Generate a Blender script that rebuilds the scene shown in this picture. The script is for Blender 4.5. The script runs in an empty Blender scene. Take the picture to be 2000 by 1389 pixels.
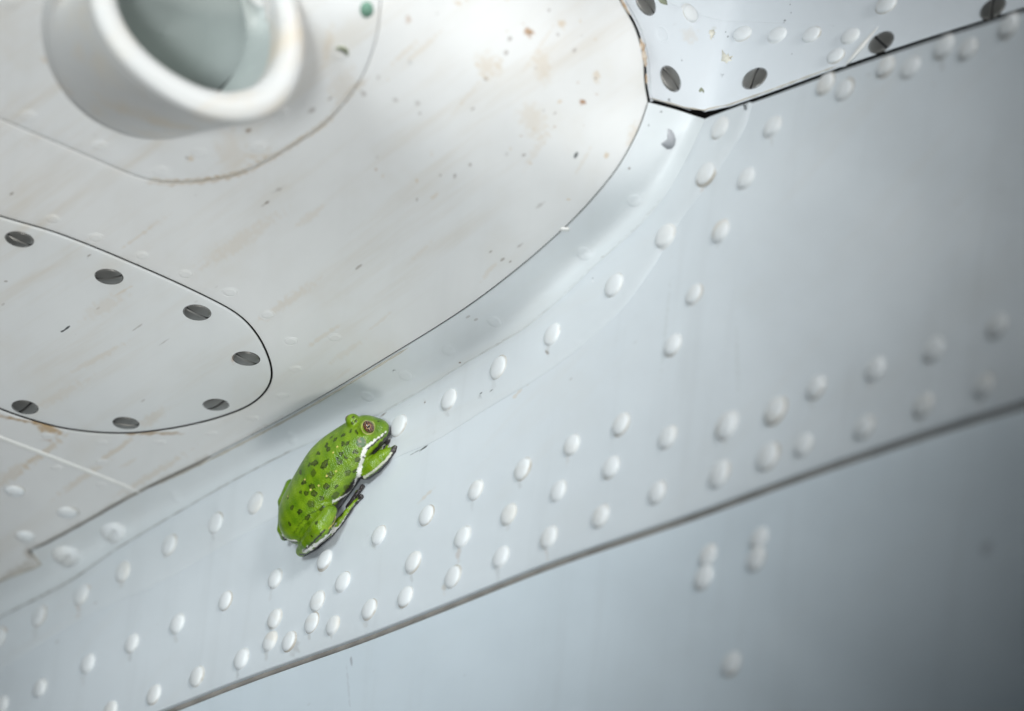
import bpy, bmesh, math, random
import numpy as np
from mathutils import Vector, Matrix
from mathutils.geometry import delaunay_2d_cdt

random.seed(4); rng = np.random.default_rng(4)
scene = bpy.context.scene
COL = scene.collection

# ------------------------------------------------------------------ camera, light, exposure
S = 1.0 / 6000.0            # metres per survey unit (six units to the millimetre)
D = 6600.0                  # camera distance above the datum plane, in units
CX, CY = 1000.0, 694.5
cam_d = bpy.data.cameras.new('camera'); cam = bpy.data.objects.new('camera', cam_d); COL.objects.link(cam)
cam.location = (0, 0, D * S)
cam_d.sensor_width = 36.0; cam_d.lens = 36.0 * D / 2000.0
cam_d.clip_start = 0.01; cam_d.clip_end = 50
cam_d.dof.use_dof = True
cam_d.dof.focus_distance = (D - 350) * S
cam_d.dof.aperture_fstop = 8.0
scene.camera = cam
scene.cycles.max_bounces = 6; scene.cycles.diffuse_bounces = 4; scene.cycles.glossy_bounces = 3

world = bpy.data.worlds.new('World'); scene.world = world; world.use_nodes = True
bg = world.node_tree.nodes['Background']
bg.inputs[0].default_value = (0.36, 0.57, 0.76, 1); bg.inputs[1].default_value = 0.04

def area(name, loc, target, size, power, col):
    l = bpy.data.lights.new(name, 'AREA'); l.shape = 'RECTANGLE'; l.size, l.size_y = size; l.energy = power; l.color = col
    o = bpy.data.objects.new(name, l); COL.objects.link(o); o.location = loc
    o.rotation_euler = (Vector(target) - Vector(loc)).to_track_quat('-Z', 'Y').to_euler()
    return o
def spot(name, loc, target, radius, power, half, blend_, col):
    l = bpy.data.lights.new(name, 'SPOT'); l.energy = power; l.color = col; l.spot_size = 2 * math.radians(half); l.spot_blend = blend_; l.shadow_soft_size = radius
    o = bpy.data.objects.new(name, l); COL.objects.link(o); o.location = loc
    o.rotation_euler = (Vector(target) - Vector(loc)).to_track_quat('-Z', 'Y').to_euler()
spot('added_spot', (-0.49, 0.47, 1.02), (-0.06, -0.005, 0.10), 0.13, 23, 13.0, 0.85, (0.88, 0.96, 1.0))  # these four spots are added, unseen, cones shaped to the brightness falloff
spot('added_spot', (0.10, -0.62, 0.86), (-0.17, 0.05, 0.10), 0.13, 17.5, 14.0, 0.9, (1.0, 0.995, 0.975))
spot('added_spot', (-0.22, 0.0, 1.22), (-0.125, 0.03, 0.08), 0.09, 19, 13.0, 0.80, (0.93, 0.98, 1.0))
spot('added_spot', (0.26, 0.56, 0.78), (-0.06, -0.01, 0.10), 0.10, 18, 15.0, 0.9, (0.98, 0.985, 0.98))
spot('added_side_spot', (0.68, 0.41, 0.54), (0.10, -0.01, 0.18), 0.07, 11, 22, 1.0, (0.97, 0.99, 1.0))  # added unseen spot, grazing to brighten the rivets' right sides

vs = scene.view_settings
vs.view_transform = 'Standard'; vs.look = 'None'; vs.exposure = 0.0; vs.gamma = 1.0; vs.use_curve_mapping = False

# ------------------------------------------------------------------ helpers: node materials
def new_mat(name):
    m = bpy.data.materials.new(name); m.use_nodes = True
    nt = m.node_tree; return m, nt, nt.nodes['Principled BSDF']
def nd(nt, typ, **kw):
    n = nt.nodes.new(typ)
    for k, v in kw.items(): setattr(n, k, v)
    return n
def lk(nt, a, b): nt.links.new(a, b)
def noise(nt, vec, scale, detail=4, rough=0.55, dist=0.0):
    n = nd(nt, 'ShaderNodeTexNoise'); n.inputs['Scale'].default_value = scale; n.inputs['Detail'].default_value = detail
    n.inputs['Roughness'].default_value = rough; n.inputs['Distortion'].default_value = dist
    lk(nt, vec, n.inputs['Vector']); return n.outputs[0]
def mapping(nt, vec, rot=0.0, scale=(1, 1, 1), loc=(0, 0, 0)):
    if rot:
        r = nd(nt, 'ShaderNodeMapping'); r.inputs['Rotation'].default_value = (0, 0, rot); lk(nt, vec, r.inputs['Vector']); vec = r.outputs[0]
    n = nd(nt, 'ShaderNodeMapping'); n.inputs['Scale'].default_value = scale
    n.inputs['Location'].default_value = loc; lk(nt, vec, n.inputs['Vector']); return n.outputs[0]
def ramp(nt, fac, lo, hi, a=0.0, b=1.0):
    n = nd(nt, 'ShaderNodeMapRange'); n.interpolation_type = 'SMOOTHSTEP'
    n.inputs[1].default_value = lo; n.inputs[2].default_value = hi; n.inputs[3].default_value = a; n.inputs[4].default_value = b
    lk(nt, fac, n.inputs[0]); return n.outputs[0]
def math_(nt, op, a, b=None):
    n = nd(nt, 'ShaderNodeMath', operation=op)
    for i, v in enumerate((a, b)):
        if v is None: continue
        if isinstance(v, (int, float)): n.inputs[i].default_value = v
        else: lk(nt, v, n.inputs[i])
    return n.outputs[0]
def mixc(nt, fac, a, b):
    n = nd(nt, 'ShaderNodeMix', data_type='RGBA')
    if isinstance(fac, (int, float)): n.inputs[0].default_value = fac
    else: lk(nt, fac, n.inputs[0])
    for i, v in ((6, a), (7, b)):
        if isinstance(v, tuple): n.inputs[i].default_value = (*v, 1)
        else: lk(nt, v, n.inputs[i])
    return n.outputs[2]
def pxvec(nt):
    n = nd(nt, 'ShaderNodeAttribute', attribute_name='survey'); return n.outputs['Vector']

SPOTS = {}
def paint(name, base=(0.80, 0.81, 0.80), warm=0.4, streak_rot=0.6, streak=0.5, specks=0.5, grey=0.3, rough=0.38, spots=(), local=False):
    """weathered white aircraft paint: survey coordinates are units/100"""
    m, nt, b = new_mat(name)
    if local:
        tc = nd(nt, 'ShaderNodeTexCoord'); oi = nd(nt, 'ShaderNodeObjectInfo')
        v0 = nd(nt, 'ShaderNodeVectorMath', operation='ADD')
        sc = nd(nt, 'ShaderNodeVectorMath', operation='SCALE'); sc.inputs['Scale'].default_value = 60.0
        lk(nt, tc.outputs['Object'], sc.inputs[0])
        rr = nd(nt, 'ShaderNodeVectorMath', operation='SCALE'); rr.inputs['Scale'].default_value = 91.0
        lk(nt, oi.outputs['Random'], rr.inputs[0])
        lk(nt, sc.outputs[0], v0.inputs[0]); lk(nt, rr.outputs[0], v0.inputs[1]); v = v0.outputs[0]
    else:
        v = pxvec(nt)
    nA_ = noise(nt, v, 0.5, 4, 0.6)
    col = mixc(nt, ramp(nt, nA_, 0.3, 0.7), base, tuple(c * 0.955 for c in base))
    # beige stain streaks drawn out along the airflow
    st = noise(nt, mapping(nt, v, -streak_rot, (0.16, 1.5, 1)), 1.1, 4, 0.62)
    big = noise(nt, v, 0.16, 1)
    f = math_(nt, 'MULTIPLY', ramp(nt, st, 0.46, 0.78), ramp(nt, big, 0.36, 0.62))
    col = mixc(nt, math_(nt, 'MULTIPLY', f, warm), col, (0.60, 0.50, 0.36))
    f2 = math_(nt, 'MULTIPLY', ramp(nt, nA_, 0.52, 0.75), 0.5 * warm)
    col = mixc(nt, f2, col, (0.70, 0.63, 0.50))
    # grey washed-down dirt
    st2 = noise(nt, mapping(nt, v, 0.12, (2.2, 0.13, 1)), 1.0, 3, 0.6)
    f3 = math_(nt, 'MULTIPLY', ramp(nt, st2, 0.50, 0.78), grey * streak * 0.55)
    col = mixc(nt, f3, col, (0.36, 0.37, 0.36))
    # tiny specks
    vo = nd(nt, 'ShaderNodeTexVoronoi'); vo.inputs['Scale'].default_value = 1.7
    lk(nt, mapping(nt, v, -streak_rot, (0.6, 1.2, 1)), vo.inputs['Vector'])
    sp = math_(nt, 'SUBTRACT', vo.outputs['Distance'], math_(nt, 'MULTIPLY', noise(nt, v, 7.0, 0), 0.05))
    sm = math_(nt, 'MULTIPLY', ramp(nt, sp, 0.0, 0.035, 1.0, 0.0), ramp(nt, big, 0.42, 0.56))
    col = mixc(nt, math_(nt, 'MULTIPLY', sm, specks), col, (0.20, 0.14, 0.09))
    # individual stains where the metal shows them, carried by the panel's own mesh
    if len(spots):
        SPOTS[name] = spots
        at = nd(nt, 'ShaderNodeAttribute', attribute_name='stain'); sc = nd(nt, 'ShaderNodeVectorMath', operation='SCALE'); lk(nt, col, sc.inputs[0])
        lk(nt, math_(nt, 'SUBTRACT', 1.0, at.outputs['Alpha']), sc.inputs['Scale'])
        ad = nd(nt, 'ShaderNodeVectorMath', operation='ADD'); lk(nt, sc.outputs[0], ad.inputs[0]); lk(nt, at.outputs['Color'], ad.inputs[1]); col = ad.outputs[0]
    if local:
        sx = nd(nt, 'ShaderNodeSeparateXYZ'); lk(nt, tc.outputs['Object'], sx.inputs[0])
        low = ramp(nt, math_(nt, 'MULTIPLY', sx.outputs[2], 1.0 / S), 0.3, 3.4, 1.0, 0.0)
        dirt = math_(nt, 'MULTIPLY', low, ramp(nt, st2, 0.40, 0.66, 0.08, 0.75))
        col = mixc(nt, dirt, col, (0.34, 0.28, 0.20))
    lk(nt, col, b.inputs['Base Color'])
    lk(nt, ramp(nt, nA_, 0.3, 0.7, rough - 0.06, rough + 0.12), b.inputs['Roughness'])
    b.inputs['Specular IOR Level'].default_value = 0.45
    bp = nd(nt, 'ShaderNodeBump'); bp.inputs['Strength'].default_value = 0.10; bp.inputs['Distance'].default_value = 0.0006
    h = noise(nt, v, 1.1, 1)
    lk(nt, h, bp.inputs['Height']); lk(nt, bp.outputs[0], b.inputs['Normal'])
    return m

def plain(name, col, rough=0.6, metal=0.0, var=0.25, scale=900.0, col2=None):
    m, nt, b = new_mat(name)
    tc = nd(nt, 'ShaderNodeTexCoord'); v = tc.outputs['Object']
    c2 = col2 or tuple(c * (1 - var) for c in col)
    lk(nt, mixc(nt, ramp(nt, noise(nt, v, scale, 5), 0.35, 0.65), col, c2), b.inputs['Base Color'])
    b.inputs['Roughness'].default_value = rough; b.inputs['Metallic'].default_value = metal
    return m

RUST = (0.40, 0.20, 0.06); BROWN = (0.16, 0.10, 0.06); TAN = (0.62, 0.47, 0.29); INK = (0.03, 0.035, 0.035); CREAM = (0.85, 0.82, 0.72)
spotsA = [(1033, 63, 14, 9, -0.9, .8, RUST), (1035, 66, 4, 4, 0, .9, BROWN), (1137, 200, 8, 8, 0, .9, (0.35, 0.16, 0.05)), (1165, 150, 9, 16, 0, .45, TAN),
          (1163, 153, 4, 3, 0, .9, BROWN), (1098, 47, 10, 12, .6, .55, TAN), (948, 155, 5, 4, 0, .6, BROWN), (1125, 303, 4, 9, -.3, .9, INK), (1184, 302, 6, 9, 0, .6, TAN),
          (520, 397, 11, 3, .6, .75, BROWN), (543, 371, 18, 4, .5, .35, BROWN), (700, 522, 10, 3, .7, .5, BROWN), (860, 343, 4, 4, 0, .6, BROWN), (888, 345, 4, 8, -.4, .45, BROWN),
          (797, 38, 7, 10, 0, .45, RUST), (800, 122, 6, 6, 0, .35, (0.3, 0.32, 0.33)), (950, 130, 26, 34, 0.2, .35, TAN), (975, 130, 10, 26, 0, .3, TAN), (1060, 130, 22, 40, .1, .3, TAN), (1040, 235, 30, 50, .5, .25, TAN),
          (893, 6, 9, 6, 0, .6, TAN), (772, 195, 6, 6, 0, .4, BROWN), (815, 202, 6, 7, 0, .35, BROWN), (710, 183, 8, 8, 0, .35, BROWN), (1122, 98, 5, 6, 0, .4, BROWN), (1055, 400, 14, 4, .6, .3, BROWN), (1015, 480, 9, 3, .6, .35, BROWN),
          (1240, 262, 16, 36, -.4, .3, TAN), (850, 383, 12, 5, .6, .35, TAN), (1072, 20, 4, 4, 0, .5, BROWN), (1090, 68, 4, 4, 0, .4, BROWN),
          (60, 12, 14, 6, .6, .5, BROWN), (60, 42, 12, 8, .7, .5, BROWN), (96, 838, 36, 13, -.35, .75, (0.50, 0.30, 0.10)), (92, 856, 14, 8, 0, .5, RUST), (85, 885, 70, 9, .65, .45, TAN), (225, 880, 70, 7, .62, .40, TAN), (160, 935, 80, 8, .6, .3, TAN), (25, 925, 60, 16, .6, .3, TAN),
          (300, 925, 100, 9, .55, .28, TAN), (250, 905, 20, 6, .5, .2, TAN), (470, 470, 120, 20, .6, .22, TAN), (560, 590, 90, 12, .6, .25, TAN), (60, 1083, 20, 12, -.6, .5, (0.3, 0.2, 0.11)), (40, 1110, 60, 10, .5, .4, (0.36, 0.29, 0.2))]
spotsC = [(130, 641, 11, 2.5, .65, .95, INK), (121, 647, 4, 2, .4, .9, INK), (240, 568, 26, 3, .5, .3, TAN), (205, 598, 60, 18, .5, .2, TAN), (12, 549, 5, 2, 0, .5, BROWN), (270, 638, 16, 2, .6, .35, BROWN), (320, 668, 14, 2, .6, .3, BROWN), (175, 498, 6, 2, .5, .6, BROWN),
          (190, 700, 70, 8, .5, .22, TAN), (300, 815, 40, 14, .6, .25, TAN), (455, 702, 5, 10, 0, .5, RUST), (120, 770, 80, 12, .5, .18, TAN)]
spotsP = [(455, 300, 40, 70, .3, .22, TAN), (375, 306, 14, 8, .6, .6, TAN), (365, 308, 5, 5, 0, .6, BROWN), (485, 254, 8, 5, .6, .8, (0.25, 0.15, 0.08)), (430, 348, 45, 7, .15, .55, TAN), (610, 215, 14, 6, .6, .4, BROWN), (580, 130, 5, 8, .4, .5, BROWN),
          (645, 192, 5, 3, .3, .7, BROWN), (505, 300, 30, 16, .4, .3, TAN), (640, 90, 12, 50, -.2, .25, TAN), (140, 140, 40, 30, 0, .3, TAN), (90, 115, 14, 12, 0, .4, TAN), (670, 165, 30, 50, -.4, .2, TAN)]
spotsB = [(1042, 740, 24, 3, .75, .6, (0.42, 0.33, 0.2)), (1010, 770, 20, 4, .8, .35, TAN), (828, 875, 11, 2, .6, .9, INK), (810, 884, 14, 1.5, .5, .5, INK), (830, 970, 26, 4, .75, .3, TAN), (1440, 705, 4, 90, 0.03, .18, (0.4, 0.42, 0.38)), (1300, 640, 4, 120, -.1, .16, (0.4, 0.42, 0.38)),
          (575, 1262, 12, 26, 0, .25, BROWN), (868, 1148, 6, 14, 0, .3, TAN)]
spotsF = [(897, 708, 3, 2, 0, .95, BROWN), (769, 725, 1.6, 1.4, 0, .9, INK), (717, 783, 2, 2, 0, .8, INK), (1160, 550, 3, 3, 0, .5, (0.9, .9, .9)), (800, 790, 3, 3, 0, .95, INK), (832, 787, 2, 2, 0, .7, BROWN), (962, 764, 7, 1.6, .7, .9, INK), (942, 769, 4, 1.6, .6, .9, INK), (987, 771, 2, 2, 0, .7, INK),
          (750, 810, 1.5, 1.5, 0, .9, BROWN), (1071, 690, 4, 6, .6, .6, BROWN), (1230, 330, 3, 3, 0, .6, BROWN), (1268, 245, 2, 2, 0, .6, INK), (1293, 219, 3, 2, 0, .7, INK), (1438, 267, 2, 4, 0, .5, BROWN), (1160, 545, 3, 3, 0, .4, INK), (850, 848, 12, 1.5, .55, .5, BROWN), (240, 1125, 12, 20, 0, .2, TAN)]
spotsK = [(1305, 195, 3, 2, 0, .8, INK), (1330, 119, 2, 2, 0, .7, INK), (1531, 45, 2, 2, 0, .7, INK), (1545, 25, 2, 2, 0, .8, INK), (1543, 9, 2, 2, 0, .8, INK), (1533, 40, 3, 2, .5, .7, INK), (1629, 51, 2, 2, 0, .8, INK), (1422, 73, 3, 2, .8, .8, INK), (1417, 64, 2, 2, 0, .7, INK), (1548, 107, 2, 2, 0, .6, INK), (1414, 147, 1.5, 1.5, 0, .7, INK), (1393, 56, 8, 5, 0, .3, (0.5, 0.5, 0.42)), (1345, 70, 20, 20, 0, .2, TAN)]

STRIP = [(-80, 1285), (0, 1247), (78, 1205), (161, 1163), (243, 1117), (333, 1066), (424, 1023), (502, 985), (781, 833), (880, 781), (976, 720), (1081, 655), (1202, 559), (1301, 462), (1381, 341), (1409, 251)]
SIDE = [(1511, 247), (1459, 348), (1408, 453), (1356, 575), (1316, 674), (1214, 829), (1118, 870), (1021, 917), (930, 958), (834, 1007), (741, 1046), (635, 1093), (538, 1131), (441, 1174), (347, 1219), (258, 1257), (172, 1297), (78, 1345), (4, 1377), (-75, 1412),
        (1304, 855), (1195, 913), (1091, 960), (995, 1005), (904, 1050), (808, 1098), (671, 1137), (621, 1175), (537, 1209), (1284, 963), (1173, 1010), (1073, 1050), (979, 1088), (885, 1128), (793, 1166), (722, 1190), (651, 1221), (610, 1217), (565, 1253), (528, 1253), (472, 1288), (385, 1322), (301, 1357), (216, 1388),
        (1419, 833, 1.2), (1405, 928, 1.2), (1500, 893, 1.2), (1515, 803, 1.2), (1570, 870), (1594, 757), (1688, 836), (1710, 722), (1804, 793), (1826, 683), (1922, 755), (1949, 638), (2040, 710), (2070, 590),
        (1613, 165), (1650, 176), (1730, 130), (1780, 132), (1846, 92), (1892, 96), (1972, 51), (2040, 60)]
LOWER = [(1382, 1085), (1374, 1127), (1482, 1052), (1475, 1092), (1427, 1295)]
rg = random.Random(11)
_c = np.array([(-200, 1320), (0, 1207), (130, 1140), (230, 1072), (330, 1012), (450, 943), (560, 886), (650, 848), (740, 810), (820, 765), (900, 715), (1020, 645), (1090, 588), (1150, 530), (1250, 440), (1300, 380)], float)
C2D = np.stack([np.linspace(-200, 1300, 400), np.interp(np.linspace(-200, 1300, 400), _c[:, 0], _c[:, 1])], -1)
spotsV = list(spotsF)
def trails(pts, p=.6, rust=.15):
    out = []
    for q in pts:
        if rg.random() > p: continue
        c = rg.choice([(0.30, 0.29, 0.27), (0.34, 0.30, 0.24), (0.42, 0.40, 0.36)]) if rg.random() > rust else RUST
        L = rg.uniform(9, 24); out.append((q[0] - 7 + rg.uniform(-3, 3), q[1] + 14 + L * .7, rg.uniform(3.5, 7), L, rg.uniform(-.15, .2), rg.uniform(.10, .30), c))
    return out
spotsB += trails(SIDE); spotsS = spotsF + trails(STRIP, .8, .3) + [(85, 1192, 9, 10, .5, .6, (0.55, 0.32, 0.12)), (170, 1150, 9, 10, .5, .55, (0.55, 0.32, 0.12)), (8, 1232, 9, 10, .5, .6, (0.55, 0.32, 0.12))]
for i in range(34):                                    # rusty weeping along the lower rim of the access cover and the pipe base
    x = 10 + i * 10; y = 806 + 34 * (1 - ((320 - x) / 320) ** 2)
    spotsA.append((x, y + 7, rg.uniform(14, 24), rg.uniform(3, 6), -.2 + .0006 * x, rg.uniform(.15, .5), (0.40, 0.24, 0.09)))
for i in range(40):
    x = 300 + i * 10.5; y = np.interp(x, [300, 330, 400, 470, 560, 640, 700], [353, 357, 353, 338, 292, 236, 162])
    spotsA.append((x, y + 3, rg.uniform(14, 26), rg.uniform(3.5, 7), .1 + .0019 * max(0, x - 360), rg.uniform(.08, .28), (0.44, 0.30, 0.14))); spotsP.append((x, y - 4, rg.uniform(14, 26), rg.uniform(3, 6), .1 + .0019 * max(0, x - 360), rg.uniform(.08, .3), (0.44, 0.30, 0.14)))
for i in range(26):                                    # stains drawn along the airflow
    x, y = rg.uniform(0, 1150), rg.uniform(20, 800)
    spotsA.append((x, y, rg.uniform(30, 90), rg.uniform(4, 10), .62 + .5 * max(0, (x - 700) / 500), rg.uniform(.08, .26), TAN))
for i in range(34):
    x, y = rg.uniform(680, 1230), rg.uniform(-10, 420)
    spotsA.append((x, y, rg.uniform(2, 6), rg.uniform(2, 6), 0, rg.uniform(.2, .6), rg.choice([RUST, BROWN, TAN, TAN])))
for i in range(14):
    x = 70 + i * 36; y = np.interp(x, [58, 150, 270, 430, 580], [1078, 1029, 962, 884, 805]); spotsA.append((x, y - 6, 26, 5, .5, rg.uniform(.1, .3), (0.4, 0.33, 0.25)))
for i in range(150):                                   # dirt line beside the strip edge, also painting in the valley's shade
    q = C2D[int(i / 150 * (len(C2D) - 1))]; st = .5 if q[0] < 560 else .16
    spotsV.append((q[0] - 1, q[1] - 2, 14, rg.uniform(2, 3), .55, rg.uniform(.6, 1) * st, (0.22, 0.19, 0.16)))
M = {}
M['fairing'] = paint('fairing_paint', (0.81, 0.805, 0.785), 0.34, 0.62, 0.5, 0.55, 0.12, 0.42, spotsA)
M['cover'] = paint('cover_paint', (0.785, 0.79, 0.775), 0.42, 0.55, 0.4, 0.3, 0.12, 0.40, spotsC)
M['base'] = paint('pipe_base_paint', (0.80, 0.80, 0.785), 0.5, 0.62, 0.4, 0.4, 0.12, 0.42, spotsP)
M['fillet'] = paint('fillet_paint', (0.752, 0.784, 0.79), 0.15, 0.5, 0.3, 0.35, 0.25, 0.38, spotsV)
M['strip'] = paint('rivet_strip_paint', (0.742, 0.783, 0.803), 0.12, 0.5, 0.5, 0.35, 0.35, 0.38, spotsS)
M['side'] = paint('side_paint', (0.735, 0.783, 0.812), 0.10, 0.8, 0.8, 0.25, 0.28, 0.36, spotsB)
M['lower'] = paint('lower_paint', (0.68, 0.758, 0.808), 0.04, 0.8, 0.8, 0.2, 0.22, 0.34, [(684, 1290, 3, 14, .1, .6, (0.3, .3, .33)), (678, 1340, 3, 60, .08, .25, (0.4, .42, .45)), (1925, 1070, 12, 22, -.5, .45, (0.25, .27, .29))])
M['corner'] = paint('corner_paint', (0.75, 0.788, 0.815), 0.05, 0.5, 0.3, 0.3, 0.2, 0.34, spotsK)
M['rivet'] = paint('rivet_paint', (0.79, 0.815, 0.82), 0.5, 0.5, 0.3, 0.15, 0.15, 0.54, local=True)
M['pipe'] = paint('pipe_paint', (0.58, 0.58, 0.565), 0.6, 0.6, 0.4, 0.2, 0.1, 0.40, local=True)
M['pipe_in'] = plain('pipe_bore', (0.47, 0.51, 0.49), 0.35, 0, 0.22, 14)
M['gap'] = plain('gap_dark', (0.022, 0.018, 0.016), 0.9, 0, 0.5, 300)  # near-black colour standing in for the shade inside the gaps
M['sealant'] = plain('sealant', (0.32, 0.295, 0.265), 0.8, 0, 0.3, 90)
M['bead'] = plain('sealant_bead', (0.62, 0.58, 0.50), 0.7, 0, 0.2, 200)
M['brownbead'] = plain('rusty_bead', (0.42, 0.27, 0.15), 0.8, 0, 0.6, 700, (0.60, 0.53, 0.44))
M['white_line'] = plain('white_sealant_line', (0.86, 0.85, 0.81), 0.5, 0, 0.06, 200)
M['steel'] = plain('screw_steel', (0.20, 0.195, 0.18), 0.34, 0.5, 0.14, 160)
M['slot'] = plain('screw_slot', (0.02, 0.02, 0.02), 0.8)
M['green'] = plain('green_primer', (0.18, 0.34, 0.25), 0.6, 0, 0.15)
M['bare'] = plain('bare_metal', (0.46, 0.47, 0.49), 0.55, 0.2, 0.1)
M['chipcream'] = plain('old_cream_paint', (0.80, 0.77, 0.66), 0.6, 0, 0.1)
M['chipolive'] = plain('olive_primer', (0.30, 0.32, 0.22), 0.6, 0, 0.2)

# ------------------------------------------------------------------ the shape of the aircraft skin
def cat(pts, step=9.0):
    P = np.array(pts, float); Q = np.vstack([2 * P[0] - P[1], P, 2 * P[-1] - P[-2]]); out = []
    for i in range(1, len(Q) - 2):
        p0, p1, p2, p3 = Q[i - 1:i + 3]; L = np.linalg.norm(p2 - p1); n = max(2, int(L / step))
        t = np.linspace(0, 1, n, endpoint=False)[:, None]
        m1 = (p2 - p0) / (np.linalg.norm(p2 - p1) + np.linalg.norm(p1 - p0)) * L
        m2 = (p3 - p1) / (np.linalg.norm(p3 - p2) + np.linalg.norm(p2 - p1)) * L
        out.append((2 * t**3 - 3 * t**2 + 1) * p1 + (t**3 - 2 * t**2 + t) * m1 + (-2 * t**3 + 3 * t**2) * p2 + (t**3 - t**2) * m2)
    out.append(Q[-2][None]); return np.vstack(out)

C1a = [(-380, 1330), (-200, 1240), (0, 1137), (45, 1117), (79, 1104)]
C1b = [(58, 1078), (150, 1029), (270, 962), (430, 884), (580, 805), (740, 710), (900, 610), (1010, 528), (1100, 450), (1160, 388), (1210, 325), (1248, 255), (1268, 199)]
SEAM = [(1268, 199), (1262, 165), (1258, 110), (1243, 55), (1213, 0), (1170, -80), (1120, -180), (1080, -380)]
C2 = [(-380, 1425), (-200, 1320), (0, 1207), (130, 1140), (230, 1072), (330, 1012), (450, 943), (560, 886), (650, 848), (740, 810), (820, 765), (900, 715), (1020, 645), (1090, 588), (1150, 530), (1250, 440), (1300, 380), (1340, 310), (1362, 265), (1377, 232)]
C3 = [(-380, 1520), (-200, 1420), (0, 1310), (150, 1215), (330, 1130), (440, 1065), (540, 1010), (660, 950), (780, 892), (850, 862), (950, 800), (1080, 720), (1200, 620), (1270, 530), (1330, 430), (1380, 365), (1425, 300), (1455, 250), (1468, 205)]
KL = [(1268, 199), (1320, 213), (1377, 231)]
KR = [(1377, 231), (1440, 208), (1500, 187), (1650, 133), (1800, 83), (2000, 20), (2200, -45), (2450, -125)]
C4 = [(-200, 1605), (100, 1474), (310, 1390), (493, 1319), (700, 1246), (860, 1184), (1077, 1098), (1350, 1005), (1560, 928), (1800, 847), (2000, 786), (2450, 655)]

def zB(x, y):
    p = 1.41 * (x - 560) + 0.75 * (y - 885)
    return p - 0.00010 * np.clip(p - 450, 0, 2600) ** 2
ctl = []
c2d = cat(C2, 60)
for i in range(len(c2d)):
    t = c2d[min(i + 1, len(c2d) - 1)] - c2d[max(i - 1, 0)]; t /= np.linalg.norm(t)
    q = c2d[i] + np.array([t[1], -t[0]]) * 26          # the valley line runs just above the strip edge
    ctl.append((q[0], q[1], zB(q[0], q[1])))
ctl += [(-330, 900, -120), (-330, 425, 600), (-330, 0, 1130), (-330, -400, 1450), (0, 820, 60), (0, 620, 365), (0, 425, 655), (0, 200, 970), (0, 0, 1210), (0, -400, 1500),
        (300, 800, 118), (300, 600, 430), (300, 300, 860), (300, 0, 1170), (300, -400, 1350), (530, 740, 230), (500, 560, 500), (600, 400, 730), (600, 100, 1040), (650, -400, 1130),
        (716, 18, 1080), (760, 550, 520), (900, 400, 735), (900, 200, 920), (900, 0, 1000), (900, -400, 980), (1100, 300, 775), (1100, 100, 860), (1100, -100, 840), (1050, -400, 800),
        (1200, 200, 740), (1250, 100, 705), (1212, 0, 700), (1150, -200, 720), (1265, 190, 690),
        (650, 1010, -190), (100, 1350, -760), (900, 900, 50), (1200, 750, 250), (1450, 520, 380), (1520, 330, 420), (1900, 300, 250), (2400, 0, 250), (2400, 900, 200), (1500, 1200, -100), (1000, 1400, -500), (400, 1600, -1000), (2000, 1600, -200), (-300, 1700, -1300)]
ctl = np.array(ctl, float)
def tps(r2): return np.where(r2 > 0, r2 * np.log(r2 + 1e-12), 0.0)
def fit(ct):
    p = ct[:, :2] / 500; n = len(p); d2 = ((p[:, None] - p[None]) ** 2).sum(-1)
    K = tps(d2) + np.eye(n) * 2e-3; P = np.hstack([np.ones((n, 1)), p])
    A = np.block([[K, P], [P.T, np.zeros((3, 3))]]); w = np.linalg.solve(A, np.concatenate([ct[:, 2], np.zeros(3)]))
    return p, w
_p, _w = fit(ctl)
def zA(x, y):
    q = np.stack([np.ravel(x), np.ravel(y)], -1) / 500; out = np.zeros(len(q))
    for i in range(0, len(q), 4000):
        qq = q[i:i + 4000]; d2 = ((qq[:, None] - _p[None]) ** 2).sum(-1)
        out[i:i + 4000] = tps(d2) @ _w[:len(_p)] + _w[-3] + qq @ _w[-2:]
    return out.reshape(np.shape(x))
def zskin(x, y):
    a, b = zA(x, y), zB(x, y); w = 44.0
    return 0.5 * (a + b + np.sqrt((a - b) ** 2 + w * w)) - 4 + 1.3 * np.sin(x / 53 + 1.7 * np.sin(y / 131)) * np.sin(y / 61 + 1.1 * np.sin(x / 97)) + 2.2 * np.sin(x / 151 - y / 117)
def zplate(x, y):
    L = 540 - 1.02 * (x - 1385) + 0.485 * (y - 200)
    R = 540 + 0.74 * (x - 1385) + 0.88 * (y - 200) + 0.00010 * np.clip(x - 1450, 0, 1e4) ** 2
    return 0.5 * (L + R + np.sqrt((L - R) ** 2 + 45.0 ** 2))
def normal(zf, x, y, e=2.0):
    gx = (zf(x + e, y) - zf(x - e, y)) / (2 * e); gy = (zf(x, y + e) - zf(x, y - e)) / (2 * e)
    n = np.stack([-gx, -gy, np.ones_like(gx)], -1); return n / np.linalg.norm(n, axis=-1, keepdims=True)
def to_world(x, y, z):
    k = S * (1 - z / D)
    return np.stack([(x - CX) * k, (CY - y) * k, z * S], -1)
def surf(zf, x, y, h=0.0):
    x = np.asarray(x, float); y = np.asarray(y, float); z = zf(x, y)
    if np.any(np.asarray(h) != 0):
        n = normal(zf, x, y); h = np.broadcast_to(h, x.shape)
        return to_world(x + n[..., 0] * h, y + n[..., 1] * h, z + n[..., 2] * h)
    return to_world(x, y, z)

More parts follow.
